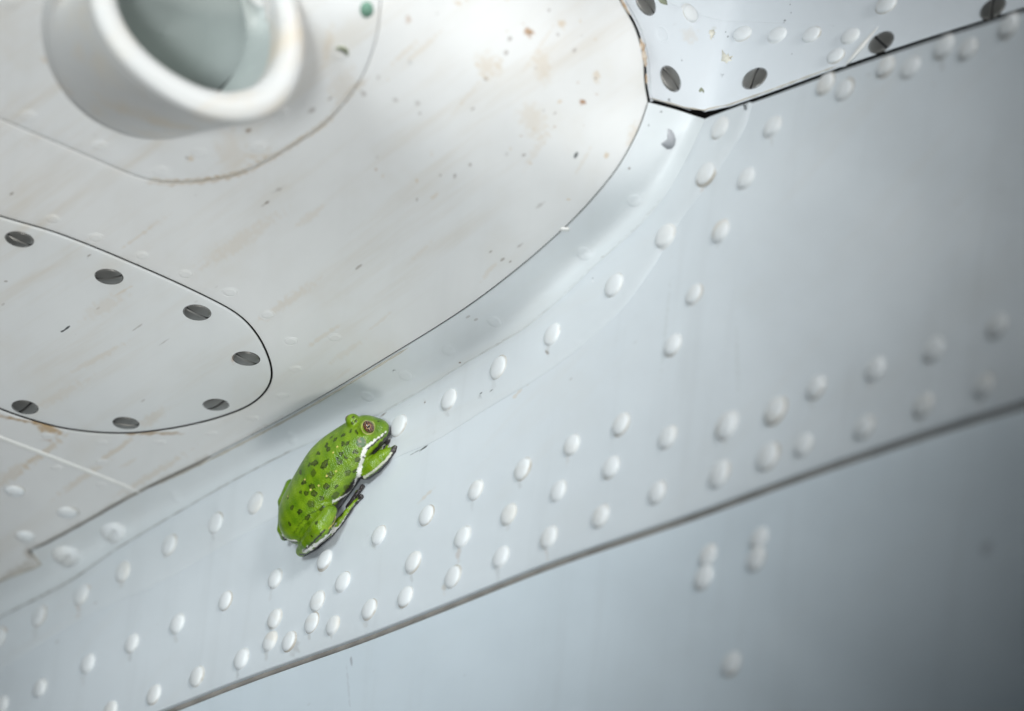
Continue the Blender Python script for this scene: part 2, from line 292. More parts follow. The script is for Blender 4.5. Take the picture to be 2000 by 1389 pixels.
def link(name, mesh, mat=None, parent=None, label=None, kind=None, smooth=True):
    o = bpy.data.objects.new(name, mesh); COL.objects.link(o)
    if mat is not None and not mesh.materials: mesh.materials.append(mat)
    if parent: o.parent = parent
    if label: o['label'] = label
    if kind: o['kind'] = kind
    if smooth: mesh.polygons.foreach_set('use_smooth', [True] * len(mesh.polygons))
    return o
def mesh_from(name, V, F, mats=(), mi=None, survey=None):
    me = bpy.data.meshes.new(name); me.from_pydata([tuple(v) for v in V], [], [tuple(f) for f in F])
    for m in mats: me.materials.append(m)
    if mi is not None: me.polygons.foreach_set('material_index', mi)
    if survey is not None:
        a = me.attributes.new('survey', 'FLOAT_VECTOR', 'POINT'); a.data.foreach_set('vector', np.asarray(survey, np.float32).ravel())
    me.update(); return me

def inpoly(px, py, poly):
    inside = np.zeros(px.shape, bool); x0, y0 = poly[:, 0], poly[:, 1]; x1, y1 = np.roll(x0, -1), np.roll(y0, -1)
    for a, b, c, d in zip(x0, y0, x1, y1):
        if b == d: continue
        k = ((b > py) != (d > py)) & (px < (c - a) * (py - b) / (d - b) + a); inside ^= k
    return inside
def clean(poly):
    P = np.asarray(poly, float); keep = np.linalg.norm(P - np.roll(P, 1, 0), axis=1) > 0.5; P = P[keep]
    out = []
    for a, b in zip(P, np.roll(P, -1, 0)):
        n = max(1, int(np.linalg.norm(b - a) / 18)); out += [a + (b - a) * i / n for i in range(n)]
    P = np.array(out)
    if 0.5 * np.sum(P[:, 0] * np.roll(P[:, 1], -1) - np.roll(P[:, 0], -1) * P[:, 1]) < 0: P = P[::-1]
    return P
def inset(P, d):
    a = P - np.roll(P, 1, 0); b = np.roll(P, -1, 0) - P
    na = np.stack([-a[:, 1], a[:, 0]], -1); nb = np.stack([-b[:, 1], b[:, 0]], -1)
    na /= np.linalg.norm(na, axis=1, keepdims=True); nb /= np.linalg.norm(nb, axis=1, keepdims=True)
    m = na + nb; m /= np.linalg.norm(m, axis=1, keepdims=True) + 1e-9; c = np.clip((m * na).sum(1), 0.5, 1)
    return P + m * (d / c)[:, None]

def panel(name, outline, zf, mat, parent, h=0.0, gap=1.5, edge=2.5, drop=1.3, depth=14.0, grid=13.0, holes=(), label=None):
    """a sheet of skin: rounded rim, side walls going down 'depth', optional cut-outs"""
    loops = [(clean(outline), 1)] + [(clean(q), -1) for q in holes]
    V2, H, F, edges, tops = [], [], [], [], []
    for P, s in loops:
        inner = inset(P, s * (gap + edge)); i0 = len(V2); n = len(P)
        V2 += [tuple(q) for q in inner]; H += [h] * n
        edges += [(i0 + i, i0 + (i + 1) % n) for i in range(n)]; tops.append((i0, n, P, s))
    nedge = len(V2)
    O = loops[0][0]; lo, hi = O.min(0), O.max(0)
    gx, gy = np.meshgrid(np.arange(lo[0], hi[0], grid), np.arange(lo[1], hi[1], grid)); gx[1::2] += grid / 2
    gx, gy = gx.ravel(), gy.ravel(); ok = inpoly(gx, gy, np.array(V2[:tops[0][1]]))
    for i0, n, P, s in tops[1:]: ok &= ~inpoly(gx, gy, np.array(V2[i0:i0 + n]))
    gx, gy = gx[ok], gy[ok]; E = np.array(V2); far = np.ones(len(gx), bool)
    for i in range(0, len(gx), 3000):
        d2 = (gx[i:i + 3000, None] - E[None, :, 0]) ** 2 + (gy[i:i + 3000, None] - E[None, :, 1]) ** 2
        far[i:i + 3000] = d2.min(1) > (grid * 0.5) ** 2
    gx, gy = gx[far], gy[far]; spots = SPOTS.get(mat.name, ())
    for (x, y, rx, ry, ang, st_, c_) in spots:
        st = max(1.15, min(rx, ry) / 3.4); m = 1.35 * max(rx, ry); ux, uy = np.meshgrid(np.arange(-m, m, st), np.arange(-m, m, st)); ux[1::2] += st / 2; ux, uy = ux.ravel(), uy.ravel()
        a_ = (ux * math.cos(ang) - uy * math.sin(ang)) / rx; b_ = (ux * math.sin(ang) + uy * math.cos(ang)) / ry
        kk = np.hypot(a_, b_) < 1.35; ux, uy = ux[kk] + x, uy[kk] + y
        if not len(ux): continue
        kk = inpoly(ux, uy, np.array(V2[:tops[0][1]]))
        for i0, n, P, s in tops[1:]: kk &= ~inpoly(ux, uy, np.array(V2[i0:i0 + n]))
        kk &= (((ux[:, None] - E[None, :, 0]) ** 2 + (uy[:, None] - E[None, :, 1]) ** 2).min(1) > 0.8) if len(ux) else True
        gx = np.concatenate([gx, ux[kk]]); gy = np.concatenate([gy, uy[kk]])
    V2 += list(zip(gx, gy)); H += [h] * len(gx)
    vv, ee, ff, ov, oe, of = delaunay_2d_cdt([Vector((float(a), float(b))) for a, b in V2], edges, [], 0, 1e-4)
    X = np.array([(q.x, q.y) for q in vv]); mp = {}
    for ni, orig in enumerate(ov):
        for o_ in orig: mp[o_] = ni
    hh = np.full(len(X), h); T = np.array([f for f in ff if len(f) == 3]); cen = X[T].mean(1)
    outer = np.array([X[mp[i]] for i in range(tops[0][0], tops[0][0] + tops[0][1])]); ok = inpoly(cen[:, 0], cen[:, 1], outer)
    for i0, n, P, s in tops[1:]: ok &= ~inpoly(cen[:, 0], cen[:, 1], np.array([X[mp[i]] for i in range(i0, i0 + n)]))
    F = []
    for t in T[ok]:
        a, b, c = X[t]; ar = (b[0] - a[0]) * (c[1] - a[1]) - (b[1] - a[1]) * (c[0] - a[0])
        F.append(tuple(t) if ar < 0 else tuple(t[::-1]))   # y runs down in survey units
    X = list(map(tuple, X)); hh = list(hh); sharp = []
    for i0, n, P, s in tops:
        prof = [(gap + edge * .6, drop * .16), (gap + edge * .28, drop * .48), (gap + edge * .08, drop * .8), (gap, drop), (gap, depth)]; b = [len(X) + k * n for k in range(len(prof))]
        for off, dr in prof: X += list(map(tuple, inset(P, s * off))); hh += [h - dr] * n
        top = [mp[i0 + i] for i in range(n)]
        rows = [top] + [[q + i for i in range(n)] for q in b]
        for r0, r1 in zip(rows[:-1], rows[1:]):
            for i in range(n):
                j = (i + 1) % n; q = (r0[i], r0[j], r1[j], r1[i])
                F.append(q if s > 0 else q[::-1])
    X = np.array(X); W = surf(zf, X[:, 0], X[:, 1], np.array(hh))
    me = mesh_from(name, W, F, [mat], None, np.stack([X[:, 0] / 100, -X[:, 1] / 100, np.zeros(len(X))], -1))
    if spots:
        al = np.zeros(len(X)); pc = np.zeros((len(X), 3)); x, y = X[:, 0], X[:, 1]
        w1 = np.sin(x * .31 + 2.1 * np.sin(y * .23)) + np.sin(y * .37 + 1.7 * np.sin(x * .19)) ; w2 = np.sin(x * 1.1 + y * .6) * np.sin(y * 1.3 - x * .4)
        for (sx, sy, rx, ry, ang, st_, c_) in spots:
            dx, dy = x - sx, y - sy
            d = np.hypot((dx * math.cos(ang) - dy * math.sin(ang)) / rx, (dx * math.sin(ang) + dy * math.cos(ang)) / ry) + .14 * w1 + .12 * w2
            t = np.clip((1.0 - d) / .65, 0, 1); t = t * t * (3 - 2 * t) * st_
            pc = pc * (1 - t)[:, None] + np.outer(t, c_); al = al * (1 - t) + t
        a = me.attributes.new('stain', 'FLOAT_COLOR', 'POINT'); a.data.foreach_set('color', np.hstack([pc, al[:, None]]).astype(np.float32).ravel())
    return link(name, me, None, parent, label)

def frame_at(zf, x, y, h=0.0, spin=0.0):
    e = 2.0
    p = surf(zf, np.array([x]), np.array([y]), np.array([h]))[0]
    px = surf(zf, np.array([x + e]), np.array([y]))[0] - surf(zf, np.array([x - e]), np.array([y]))[0]
    py = surf(zf, np.array([x]), np.array([y - e]))[0] - surf(zf, np.array([x]), np.array([y + e]))[0]
    n = Vector(np.cross(px, py)).normalized(); t = Vector(px).normalized(); b = n.cross(t)
    R = Matrix((t, b, n)).transposed().to_4x4()
    return Matrix.Translation(Vector(p)) @ R @ Matrix.Rotation(spin, 4, 'Z')
def lathe(name, prof, mats, n=28, close_top=True, mi=None, wob=0.0):
    V, F, I = [], [], []
    for k, (r, z) in enumerate(prof):
        if r <= 1e-6: V.append((0, 0, z * S)); continue
        for i in range(n):
            a = 2 * math.pi * i / n; V.append((r * S * math.cos(a), r * S * math.sin(a), z * S))
    idx = []; c = 0
    for r, z in prof:
        if r <= 1e-6: idx.append([c]); c += 1
        else: idx.append(list(range(c, c + n))); c += n
    for k in range(len(prof) - 1):
        A, B = idx[k], idx[k + 1]
        for i in range(n):
            j = (i + 1) % n
            if len(A) == 1: F.append((A[0], B[i], B[j]))
            elif len(B) == 1: F.append((A[i], B[0], A[j]))
            else: F.append((A[i], B[i], B[j], A[j]))
            I.append(mi[k] if mi else 0)
    me = mesh_from(name, V, F, mats, I); me.polygons.foreach_set('use_smooth', [True] * len(F)); return me

# ------------------------------------------------------------------ the airplane
plane = bpy.data.objects.new('airplane', None); COL.objects.link(plane); plane.empty_display_size = 0.05
plane['label'] = 'white painted airplane skin of riveted panels with access cover and flared pipe'; plane['category'] = 'airplane'

far = 420
c1 = np.vstack([np.array(C1a), cat(C1b)]); seam = cat(SEAM); c2 = cat(C2); c3 = cat(C3); kl = np.array(KL, float); kl = cat(KL); kr = cat(KR); c4 = cat(C4)
COVER = cat([(-400, 300), (-250, 345), (-100, 392), (0, 424), (120, 460), (280, 525), (420, 590), (472, 622), (505, 660), (526, 705), (530, 738), (518, 765), (490, 790), (445, 810), (390, 826), (330, 838), (260, 846), (190, 845), (120, 836), (60, 820), (0, 799), (-100, 755), (-250, 680), (-400, 600)], 8)
PBASE = cat([(-400, 60), (-200, 145), (0, 232), (130, 287), (255, 340), (290, 351), (330, 357), (400, 353), (470, 338), (560, 292), (640, 236), (700, 162), (732, 85), (743, 10), (738, -80), (700, -200), (600, -330), (400, -390), (-50, -400), (-400, -390)], 8)

under = panel('dark_backing', [(-400, -410), (1060, -410), (1195, 0), (1245, 110), (1258, 200), (1370, 240), (1500, 205), (2440, -100), (2440, 1740), (-400, 1740)], zskin, M['gap'], plane, h=-22, gap=0, depth=20, grid=15, holes=[[(306 + 190 * math.cos(t), 50 + 186 * math.sin(t)) for t in np.linspace(0, 2 * np.pi, 60, endpoint=False)]])  # sheet added below the skin so the seams read dark
A = panel('fairing_panel', np.vstack([c1, seam[1:], [(-395, -400)]]), zskin, M['fairing'], plane, h=0.0, gap=2.3, depth=1.6, grid=15, holes=[COVER, inset(clean(PBASE), 1.2)])
HOLE = [(306 + 182 * math.cos(t), 50 + 178 * math.sin(t)) for t in np.linspace(0, 2 * np.pi, 60, endpoint=False)]
cover = panel('access_cover', COVER, zskin, M['cover'], plane, h=0.6, gap=1.7, edge=3, depth=4, grid=15, label='round ended access cover with dark slotted screws')
pbase = panel('pipe_base_plate', PBASE, zskin, M['base'], plane, h=1.0, gap=0.2, edge=4, drop=2.2, depth=4.0, grid=15, holes=[HOLE])
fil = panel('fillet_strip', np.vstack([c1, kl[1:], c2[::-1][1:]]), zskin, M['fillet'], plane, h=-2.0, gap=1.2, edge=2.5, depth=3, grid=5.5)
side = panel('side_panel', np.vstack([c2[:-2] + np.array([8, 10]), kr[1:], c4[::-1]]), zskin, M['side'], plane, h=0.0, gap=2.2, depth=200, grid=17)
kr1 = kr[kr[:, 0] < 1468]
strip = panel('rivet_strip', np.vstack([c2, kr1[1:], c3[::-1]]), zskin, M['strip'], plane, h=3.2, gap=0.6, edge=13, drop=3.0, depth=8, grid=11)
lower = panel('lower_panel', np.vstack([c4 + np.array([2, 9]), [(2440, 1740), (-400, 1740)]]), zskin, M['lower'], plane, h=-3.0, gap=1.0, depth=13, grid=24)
# corner plate runs down behind the black gap
def shift(c, dx, dy): return c + np.array([dx, dy])
def wedge(P):
    P = np.array(P, float); P[:, 1] -= 8.0 * np.clip(1 - np.abs(P[:, 0] - 1380) / 45, 0, 1); return P
plate_back = panel('dark_backing', np.vstack([seam[::-1] + np.array([6, 0]), [(1270, 203)], shift(kl, 2, 3)[1:], shift(kr, 8, 30)[1:], [(2440, -400)]]), zplate, M['gap'], plane, h=-26, gap=0, depth=20, grid=30)  # second added sheet, blackens the gap along the corner plate
plate = panel('corner_plate', np.vstack([seam[::-1] + np.array([3, 0]), shift(kl, 1.5, -5.5)[1:-3], [(1352, 209.5), (1376, 217.5), (1400, 214)], shift(kr, 0, -6.5)[7:], [(2440, -400)]]), zplate, M['corner'], plane, h=0.0, gap=0.5, depth=2.5, grid=14)
dbl = [(1100, -380), (1180, -130), (1232, -40), (1300, 2), (1370, 30), (1410, 40), (1440, 42), (1718, 52), (1652, 130)]
kl2 = wedge(shift(kl, 1, -6)); krd = kr[kr[:, 0] < 1650]; krd = wedge(shift(krd, 0, -4))
dblp = np.vstack([[(1113, -360)], cat(dbl[1:7], 14), np.array(dbl[7:]), krd[::-1], kl2[::-1][1:-1], [(1272, 190)], shift(seam, 7, 0)[2:-3]])
patch = panel('patch_plate', dblp, zplate, M['corner'], plane, h=2.6, gap=0.4, edge=1.8, drop=1.6, depth=2.8, grid=12)

def bead(name, pts, zf, r, mat, parent, h=0.0, flat=0.6, wob=0.0, label=None, n=8):
    P = np.array(pts, float); t = np.gradient(P, axis=0); t /= np.linalg.norm(t, axis=1, keepdims=True); nn = np.stack([-t[:, 1], t[:, 0]], -1)
    V, F = [], []; X = []; Hh = []
    for i in range(len(P)):
        rr = r * (1 + wob * math.sin(i * 1.7) * math.sin(i * 0.37 + 1) + wob * random.uniform(-.5, .5)); taper = min(1, (i + .4) / 3, (len(P) - i - .6) / 3); rr *= taper
        for k in range(n):
            a = 2 * math.pi * k / n; q = P[i] + nn[i] * rr * math.cos(a); X.append(q); Hh.append(h + rr * flat * math.sin(a))
    for i in range(len(P) - 1):
        for k in range(n):
            j = (k + 1) % n; F.append((i * n + k, i * n + j, (i + 1) * n + j, (i + 1) * n + k))
    X = np.array(X); W = surf(zf, X[:, 0], X[:, 1], np.array(Hh))
    return link(name, mesh_from(name, W, F, [mat], None, np.stack([X[:, 0] / 100, -X[:, 1] / 100, X[:, 0] * 0], -1)), None, parent, label)

c1b = cat(C1b)
k = c1b[(c1b[:, 0] > 300) & (c1b[:, 0] < 800)]
bead('sealant_bead', k + np.array([2.2, 4.2]), zskin, 1.9, M['bead'], fil, h=-1.6, wob=0.35)
k = c1b[(c1b[:, 0] > 60) & (c1b[:, 0] < 420)]
bead('sealant_bead', k + np.array([0, 0.5]), zskin, 3.6, M['sealant'], fil, h=-2.2, wob=0.12)
bead('sealant_bead', np.array([(59.0, 1078), (64, 1085), (70, 1093), (78, 1103), (66, 1109), (45, 1117), (20, 1127), (0, 1137), (-40, 1157)]), zskin, 3.4, M['bead'], fil, h=-1.8, wob=0.1)
sm = cat(SEAM, 4)
bead('rusty_sealant', sm[(sm[:, 1] > -60) & (sm[:, 1] < 30)] + np.array([2, 0]), zskin, 2.4, M['brownbead'], A, h=-1.5, wob=0.4)
bead('rusty_sealant', sm[(sm[:, 1] > 72) & (sm[:, 1] < 133)] + np.array([1.5, 0]), zskin, 4.0, M['brownbead'], A, h=-1.0, wob=0.5)
bead('rusty_sealant', sm[(sm[:, 1] > 140) & (sm[:, 1] < 168)] + np.array([2, 0]), zskin, 2.8, M['brownbead'], A, h=-1.0, wob=0.5)
bead('sealant_bead', cat(C4, 11) + np.array([0.8, 4.5]), zskin, 4.6, M['sealant'], side, h=-6.5, flat=0.8, wob=0.08)
bead('sealant_line', cat([(-60, 831), (0, 855), (90, 889), (180, 924), (274, 962)], 10), zskin, 4.2, M['white_line'], A, h=0.2, flat=0.5)
k2 = cat(KR, 8); k2 = k2[k2[:, 0] < 1650]
bead('gap_lip', wedge(np.vstack([cat(KL, 8), k2[1:]]) + np.array([-1, -7])), zplate, 1.5, M['bead'], plate, h=2.4, wob=0.4)
bead('edge_trim', np.array([(1717.0, 54), (1706, 67), (1695, 80), (1684, 93), (1673, 106), (1662, 119), (1653, 129)]), zplate, 4.4, M['white_line'], patch, h=3.5, flat=0.6)

# ------------------------------------------------------------------ fasteners
dome_prof = lambda R, H: [(R + 4, -1.5), (R + 1.6, -0.1), (R + 0.2, 0.7), (R - 0.6, 2.0)] + [(R * math.cos(t) - 0.8 * (t < .3), 1.6 + (H - 1.6) * math.sin(t)) for t in np.linspace(0.22, 1.45, 7)] + [(0, H)]
m_dome = lathe('rivet', dome_prof(20.5, 8.8), [M['rivet']], 24)
m_dome_big = lathe('rivet_large', dome_prof(25.0, 12.5), [M['rivet']], 24)
m_dome_strip = lathe('rivet_strip_dome', dome_prof(22.5, 7.2), [M['rivet']], 24)
RING = [(18.4, -0.9), (17.5, 0.2), (16.7, 0.55), (15.8, 0.15), (15.0, -0.35), (14.4, -0.35), (13.6, 0.25), (8, 0.4), (0.3, 0.42)]
def flush(pts, zf, parent, h=0.0, sc=1.0):
    n = 32; tt = np.linspace(0, 2 * np.pi, n, endpoint=False)
    for x, y in pts:
        nv = normal(zf, np.array([float(x)]), np.array([float(y)]))[0]; k = 1.0 / (1 - zf(np.array([float(x)]), np.array([float(y)]))[0] / D)
        t = np.array([1, 0, -nv[0] / nv[2]]); t /= np.linalg.norm(t); b = np.cross(nv, t); X, Y, H = [], [], []; s_ = sc * k * random.uniform(.96, 1.04); e = random.uniform(0.4, 1.0)
        for r, z in RING:
            X.append(x + r * s_ * (t[0] * np.cos(tt) + b[0] * np.sin(tt))); Y.append(y + r * s_ * (t[1] * np.cos(tt) + b[1] * np.sin(tt))); H.append(np.full(n, h + (z * e if z > 0 else z)))
        X, Y, H = map(np.concatenate, (X, Y, H)); V = surf(zf, X, Y, H)
        F = [(r * n + i, r * n + (i + 1) % n, (r + 1) * n + (i + 1) % n, (r + 1) * n + i) for r in range(len(RING) - 1) for i in range(n)]
        me = mesh_from('flush_rivet', V, F, [parent.data.materials[0]], None, np.stack([X / 100, -Y / 100, X * 0], -1)); me.attributes.new('stain', 'FLOAT_COLOR', 'POINT').data.foreach_set('color', np.zeros(4 * len(X), np.float32))
        link('flush_rivet', me, None, parent)

def fast(mesh, name, pts, zf, parent, h=0.0, label=None, sc=1.0):
    for p in pts:
        x, y = p[0], p[1]; s = (p[2] if len(p) > 2 else 1.0) * sc * random.uniform(0.965, 1.035)
        o = bpy.data.objects.new(name, mesh); COL.objects.link(o); o.parent = parent
        tilt = Matrix.Rotation(random.uniform(-.05, .05), 4, 'X') @ Matrix.Rotation(random.uniform(-.05, .05), 4, 'Y')
        o.matrix_world = frame_at(zf, x, y, h, random.uniform(0, 6.28)) @ tilt @ Matrix.Diagonal((s * random.uniform(.97, 1.03), s * random.uniform(.97, 1.03), s * random.uniform(.92, 1.08), 1))
        if label: o['label'] = label

fast(m_dome_strip, 'rivet', STRIP, zskin, strip, 3.0)
fast(m_dome, 'rivet', SIDE, zskin, side)
fast(m_dome, 'rivet', LOWER, zskin, lower, -3)
fast(m_dome, 'rivet', [(1451, 68), (1520, 70), (1586, 70), (1663, 73), (1634, 111), (1346, 28)], zplate, patch, 2.4, sc=0.88)
fast(m_dome, 'rivet', [(1731, 10)], zplate, plate, 0)
fast(m_dome, 'rivet', [(29, 958), (131, 1000), (49, 1047)], zskin, A, 0)
flush([(103, 429), (187, 465), (278, 500), (362, 536), (449, 571), (522, 615), (568, 667), (654, 660), (578, 722), (552, 774), (494, 818), (413, 848), (313, 865), (199, 866), (92, 852), (198, 903), (110, 915), (198, 948)], zskin, A, 0.1, sc=0.86)
flush([(54, 227), (194, 285), (314, 335), (390, 298), (505, 288), (546, 221), (664, 106), (20, 6)], zskin, pbase, 1.0, sc=1.05)
flush([(342, 972), (568, 856), (716, 776), (791, 735), (876, 686), (965, 630), (1140, 496), (1239, 393)], zskin, fil, -2.0, sc=1.0)
flush([(1291, 68)], zplate, patch, 2.6)

# slotted screws
def screw_mesh(name, R, dome, slotw=4.0, depth=3.6):
    n = 40; V, F, I = [], [], []
    rings = [(R + 2.2, -2.0, 2), (R + 1.0, 0.3, 2), (R, 0.2, 2), (R - 0.5, 0.9, 0)] + [(R * q, 0.9 + dome * (1 - q * q), 0) for q in (0.93, 0.8, 0.6, 0.4, 0.2)]
    xs = np.unique(np.concatenate([np.linspace(-R, R, 33), [-slotw, slotw, -slotw - .6, slotw + .6]])); ys = np.linspace(-R, R, 25)
    bmx = bmesh.new()
    # head as a disc cut in rows so that the slot is a real trench
    rows = []
    for x in xs:
        hw = math.sqrt(max(R * R - x * x, 0)) ; row = []
        for t in np.linspace(-1, 1, 17):
            y = hw * t; q = math.hypot(x, y) / R; z = 0.9 + dome * (1 - q * q) - 1.2 * max(0, (q - .93) / .07) ** 2
            if abs(x) <= slotw: z = 0.35
            row.append(bmx.verts.new((x * S, y * S, z * S)))
        rows.append(row)
    for a in range(len(rows) - 1):
        for b in range(16):
            try:
                f = bmx.faces.new((rows[a][b], rows[a + 1][b], rows[a + 1][b + 1], rows[a][b + 1]))
                f.material_index = 1 if abs(xs[a]) <= slotw + .1 and abs(xs[a + 1]) <= slotw + .1 else 0
            except ValueError: pass
    pr = []
    for r, z in ((R + 2.0, -2.0), (R + 1.4, 0.25), (R + 0.4, 0.35), (R - 0.6, -0.6)):
        pr.append([bmx.verts.new((r * S * math.cos(2 * math.pi * i / n), r * S * math.sin(2 * math.pi * i / n), z * S)) for i in range(n)])
    for a, b in zip(pr[:-1], pr[1:]):
        for i in range(n):
            j = (i + 1) % n; f = bmx.faces.new((a[i], a[j], b[j], b[i])); f.material_index = 2
    bmesh.ops.remove_doubles(bmx, verts=bmx.verts, dist=1e-7); bmesh.ops.recalc_face_normals(bmx, faces=bmx.faces)
    for f in bmx.faces: f.smooth = True
    me = bpy.data.meshes.new(name); bmx.to_mesh(me); bmx.free()
    for m in ('steel', 'slot', 'gap'): me.materials.append(M[m])
    return me
m_screw = screw_mesh('screw', 24.5, 3.4, 2.4)
def screws(pts, zf, parent, h):
    for x, y, spin, s in pts:
        o = bpy.data.objects.new('screw', m_screw); COL.objects.link(o); o.parent = parent
        o.matrix_world = frame_at(zf, x, y, h, spin) @ Matrix.Diagonal((s, s, s, 1))
screws([(38, 467, 0.75, 1), (213, 540, 1.75, 1), (385, 610, 0.8, 1), (481, 700, 0.75, 1), (422, 790, -0.7, 1), (246, 826, 1.3, 1), (49, 795, -0.75, 1)], zskin, cover, 0.6)
screws([(1259, 6, 0.6, .98), (1308, 155, 0.55, .98), (1475, 155, 0.1, .98)], zplate, patch, 2.6)
screws([(1721, 83, 1.0, .98), (1939, 17, .4, .98)], zplate, plate, 0)

# two large painted-over slotted screws in the fillet
def painted_screw():
    R, H = 31, 15; bm_ = bmesh.new(); rows = []
    for r in np.linspace(0, 1, 15):
        row = []
        for i in range(40):
            a = 2 * math.pi * i / 40; x, y = R * r * math.cos(a), R * r * math.sin(a); z = H * math.sqrt(max(0, 1 - r ** 2.3)) - 1.0
            d = abs(x); z -= 6.5 * max(0, 1 - (d / 6.0) ** 2) * (1 - r ** 4) * (1 if y < 9 else max(0, 1 - (y - 9) / 8))
            row.append(bm_.verts.new((x * S, y * S, z * S)))
        rows.append(row)
    for a, b in zip(rows[:-1], rows[1:]):
        for i in range(40):
            j = (i + 1) % 40; f = bm_.faces.new((a[i], b[i], b[j], a[j])); f.smooth = True
    bmesh.ops.remove_doubles(bm_, verts=bm_.verts, dist=1e-7)
    me = bpy.data.meshes.new('painted_screw'); bm_.to_mesh(me); bm_.free(); me.materials.append(M['rivet']); return me
m_ps = painted_screw()
for x, y in ((222, 1040), (130, 1086)):
    o = bpy.data.objects.new('painted_screw', m_ps); COL.objects.link(o); o.parent = fil; o.matrix_world = frame_at(zskin, x, y, -2, -0.75); o['label'] = 'large slotted screw head painted over in white'

# paint chips: thin films of bare metal or primer
def chip(x, y, pts, zf, mat, parent, h, name='paint_chip', label=None):
    P = np.array([(x, y)] + [(x + a, y + b) for a, b in pts], float); n = len(pts)
    W = surf(zf, P[:, 0], P[:, 1], np.array([h + .25] + [h] * n)); F = [(0, 1 + (i + 1) % n, 1 + i) for i in range(n)]
    W = np.vstack([W, surf(zf, P[1:, 0], P[1:, 1], np.full(n, h - 1.2))]); F += [(1 + i, 1 + (i + 1) % n, 1 + n + (i + 1) % n, 1 + n + i) for i in range(n)]
    link(name, mesh_from(name, W, F, [mat]), None, parent, label)
def ell(rx, ry, n=18, j=0.04): return [(rx * math.cos(-2 * math.pi * i / n) * random.uniform(1 - j, 1 + j), ry * math.sin(-2 * math.pi * i / n) * random.uniform(1 - j, 1 + j)) for i in range(n)]
chip(716, 18, ell(13, 16), zskin, M['green'], pbase, 1.8, label='green primer showing in a bare rivet head')
chip(668, 99, [(-14, -4), (-6, -5), (2, -4), (8, 2), (11, 10), (13, 4), (11, -4), (5, -9), (-4, -10), (-11, -8)][::-1], zskin, M['chipolive'], pbase, 2.0)
chip(1306, 271, [(-1, -20), (6, -17), (12, -8), (14, 2), (12, 13), (6, 20), (-2, 21), (-9, 16), (-15, 10), (-10, 10), (-6, 4), (-2, 1), (-2, -6), (-1, -12)][::-1], zskin, M['bare'], fil, -1.4, label='bare grey metal where paint flaked off a rivet')
chip(1390, 69, [(-6, -9), (4, -10), (3, -6), (7, -5), (2, -2), (6, 0), (0, 2), (3, 6), (-1, 5), (-2, 11), (-5, 6), (-4, 0), (-7, -3)][::-1], zplate, M['chipcream'], patch, 3.0)
chip(1420, 113, [(-10, -15), (-7, -3), (-5, -8), (0, -3), (3, -7), (5, -1), (13, -2), (7, 5), (11, 7), (4, 8), (0, 13), (-5, 9), (-12, 8), (-10, 2)][::-1], zplate, M['chipcream'], patch, 3.0)
chip(1369, 177, [(-6, 2), (-2, -5), (2, -3), (5, 2), (4, 6), (0, 2), (-3, 5)][::-1], zplate, M['chipolive'], patch, 3.0)
chip(1293, 3, [(-14, -8), (-4, -9), (6, -6), (9, 8), (3, 7), (-5, 4)][::-1], zplate, M['chipolive'], patch, 3.0)
chip(1103, 448, ell(9, 5, 12, .3), zskin, M['white_line'], A, 0.8)

# ------------------------------------------------------------------ flared pipe
def build_pipe():
    n = 96; cx, cy, cz = 393.0, -4.0, 1215.0; m = np.array([0.45, 0.26, 0.82]); m /= np.linalg.norm(m)
    k = 1 - cz / D; V, F, I = [], [], []; sv = []
    tt = np.linspace(0, 2 * np.pi, n, endpoint=False)
    def ring(R, off, c=(cx, cy)):                      # a loop round the mouth, off = height above the mouth plane
        a = np.array([0.57, -0.82, 0]); a -= m * (a @ m); a /= np.linalg.norm(a); b = np.cross(m, a)
        f = 0.955 * (1 + 0.06 * np.cos(tt) + 0.045 * np.cos(3 * tt - .2))
        P = np.outer(np.cos(tt) * R * f, a) + np.outer(np.sin(tt) * R * f * 0.92, b) + m * off
        return to_world(np.array(c[0]), np.array(c[1]), np.array(cz)) + P * S * k
    # root of the pipe on the skin
    bx, by = 306 + 212 * np.cos(tt), 50 + 207 * np.sin(tt)
    a = np.array([0.57, -0.82, 0]); a -= m * (a @ m); a /= np.linalg.norm(a); b = np.cross(m, a)
    dirs = np.outer(np.cos(tt), a) + np.outer(np.sin(tt), b); ang = np.arctan2(-dirs[:, 1], dirs[:, 0])
    def base(e, h): return surf(zskin, 306 + (212 + e) * np.cos(ang), 50 + (207 + e) * np.sin(ang), np.full(n, h))
    top = ring(246, -44); rows = [base(22, -2.0), base(10, 2.5), base(3, 9), base(0, 20)]
    lo_ = rows[-1]
    for q in np.linspace(.06, .94, 14): rows.append(lo_ * (1 - q) + top * q)
    rows.append(top)
    rows += [ring(218 + 31 * math.cos(t), -24 + 24 * math.sin(t)) for t in np.linspace(-.5, math.pi - .25, 12)]
    rows += [ring(186.5, -45), ring(186, -60)]
    r0, r1 = ring(186.2, -56), base(-40, 14)
    bore = [r0 * (1 - q) + r1 * q for q in np.linspace(0, 1.0, 8)]; bore += [r1 * (1 - .02 * i) + r1.mean(0) * .02 * i - np.array([0.0, 0.0, 1.0]) * 30 * S * i for i in range(1, 3)]; cen_ = bore[-1].mean(0)
    bore += [bore[-1] * .5 + cen_ * .5, bore[-1] * .01 + cen_ * .99]
    def build(rows, name, mat, parent, label=None):
        V = np.vstack(rows); F = [(r * n + i, r * n + (i + 1) % n, (r + 1) * n + (i + 1) % n, (r + 1) * n + i) for r in range(len(rows) - 1) for i in range(n)]
        return link(name, mesh_from(name, V, F, [mat]), None, parent, label)
    o = build(rows, 'flared_pipe', M['pipe'], plane, 'flared white pipe with a thick rounded lip'); build(bore, 'bore', M['pipe_in'], o)
    return o
pipe = build_pipe()

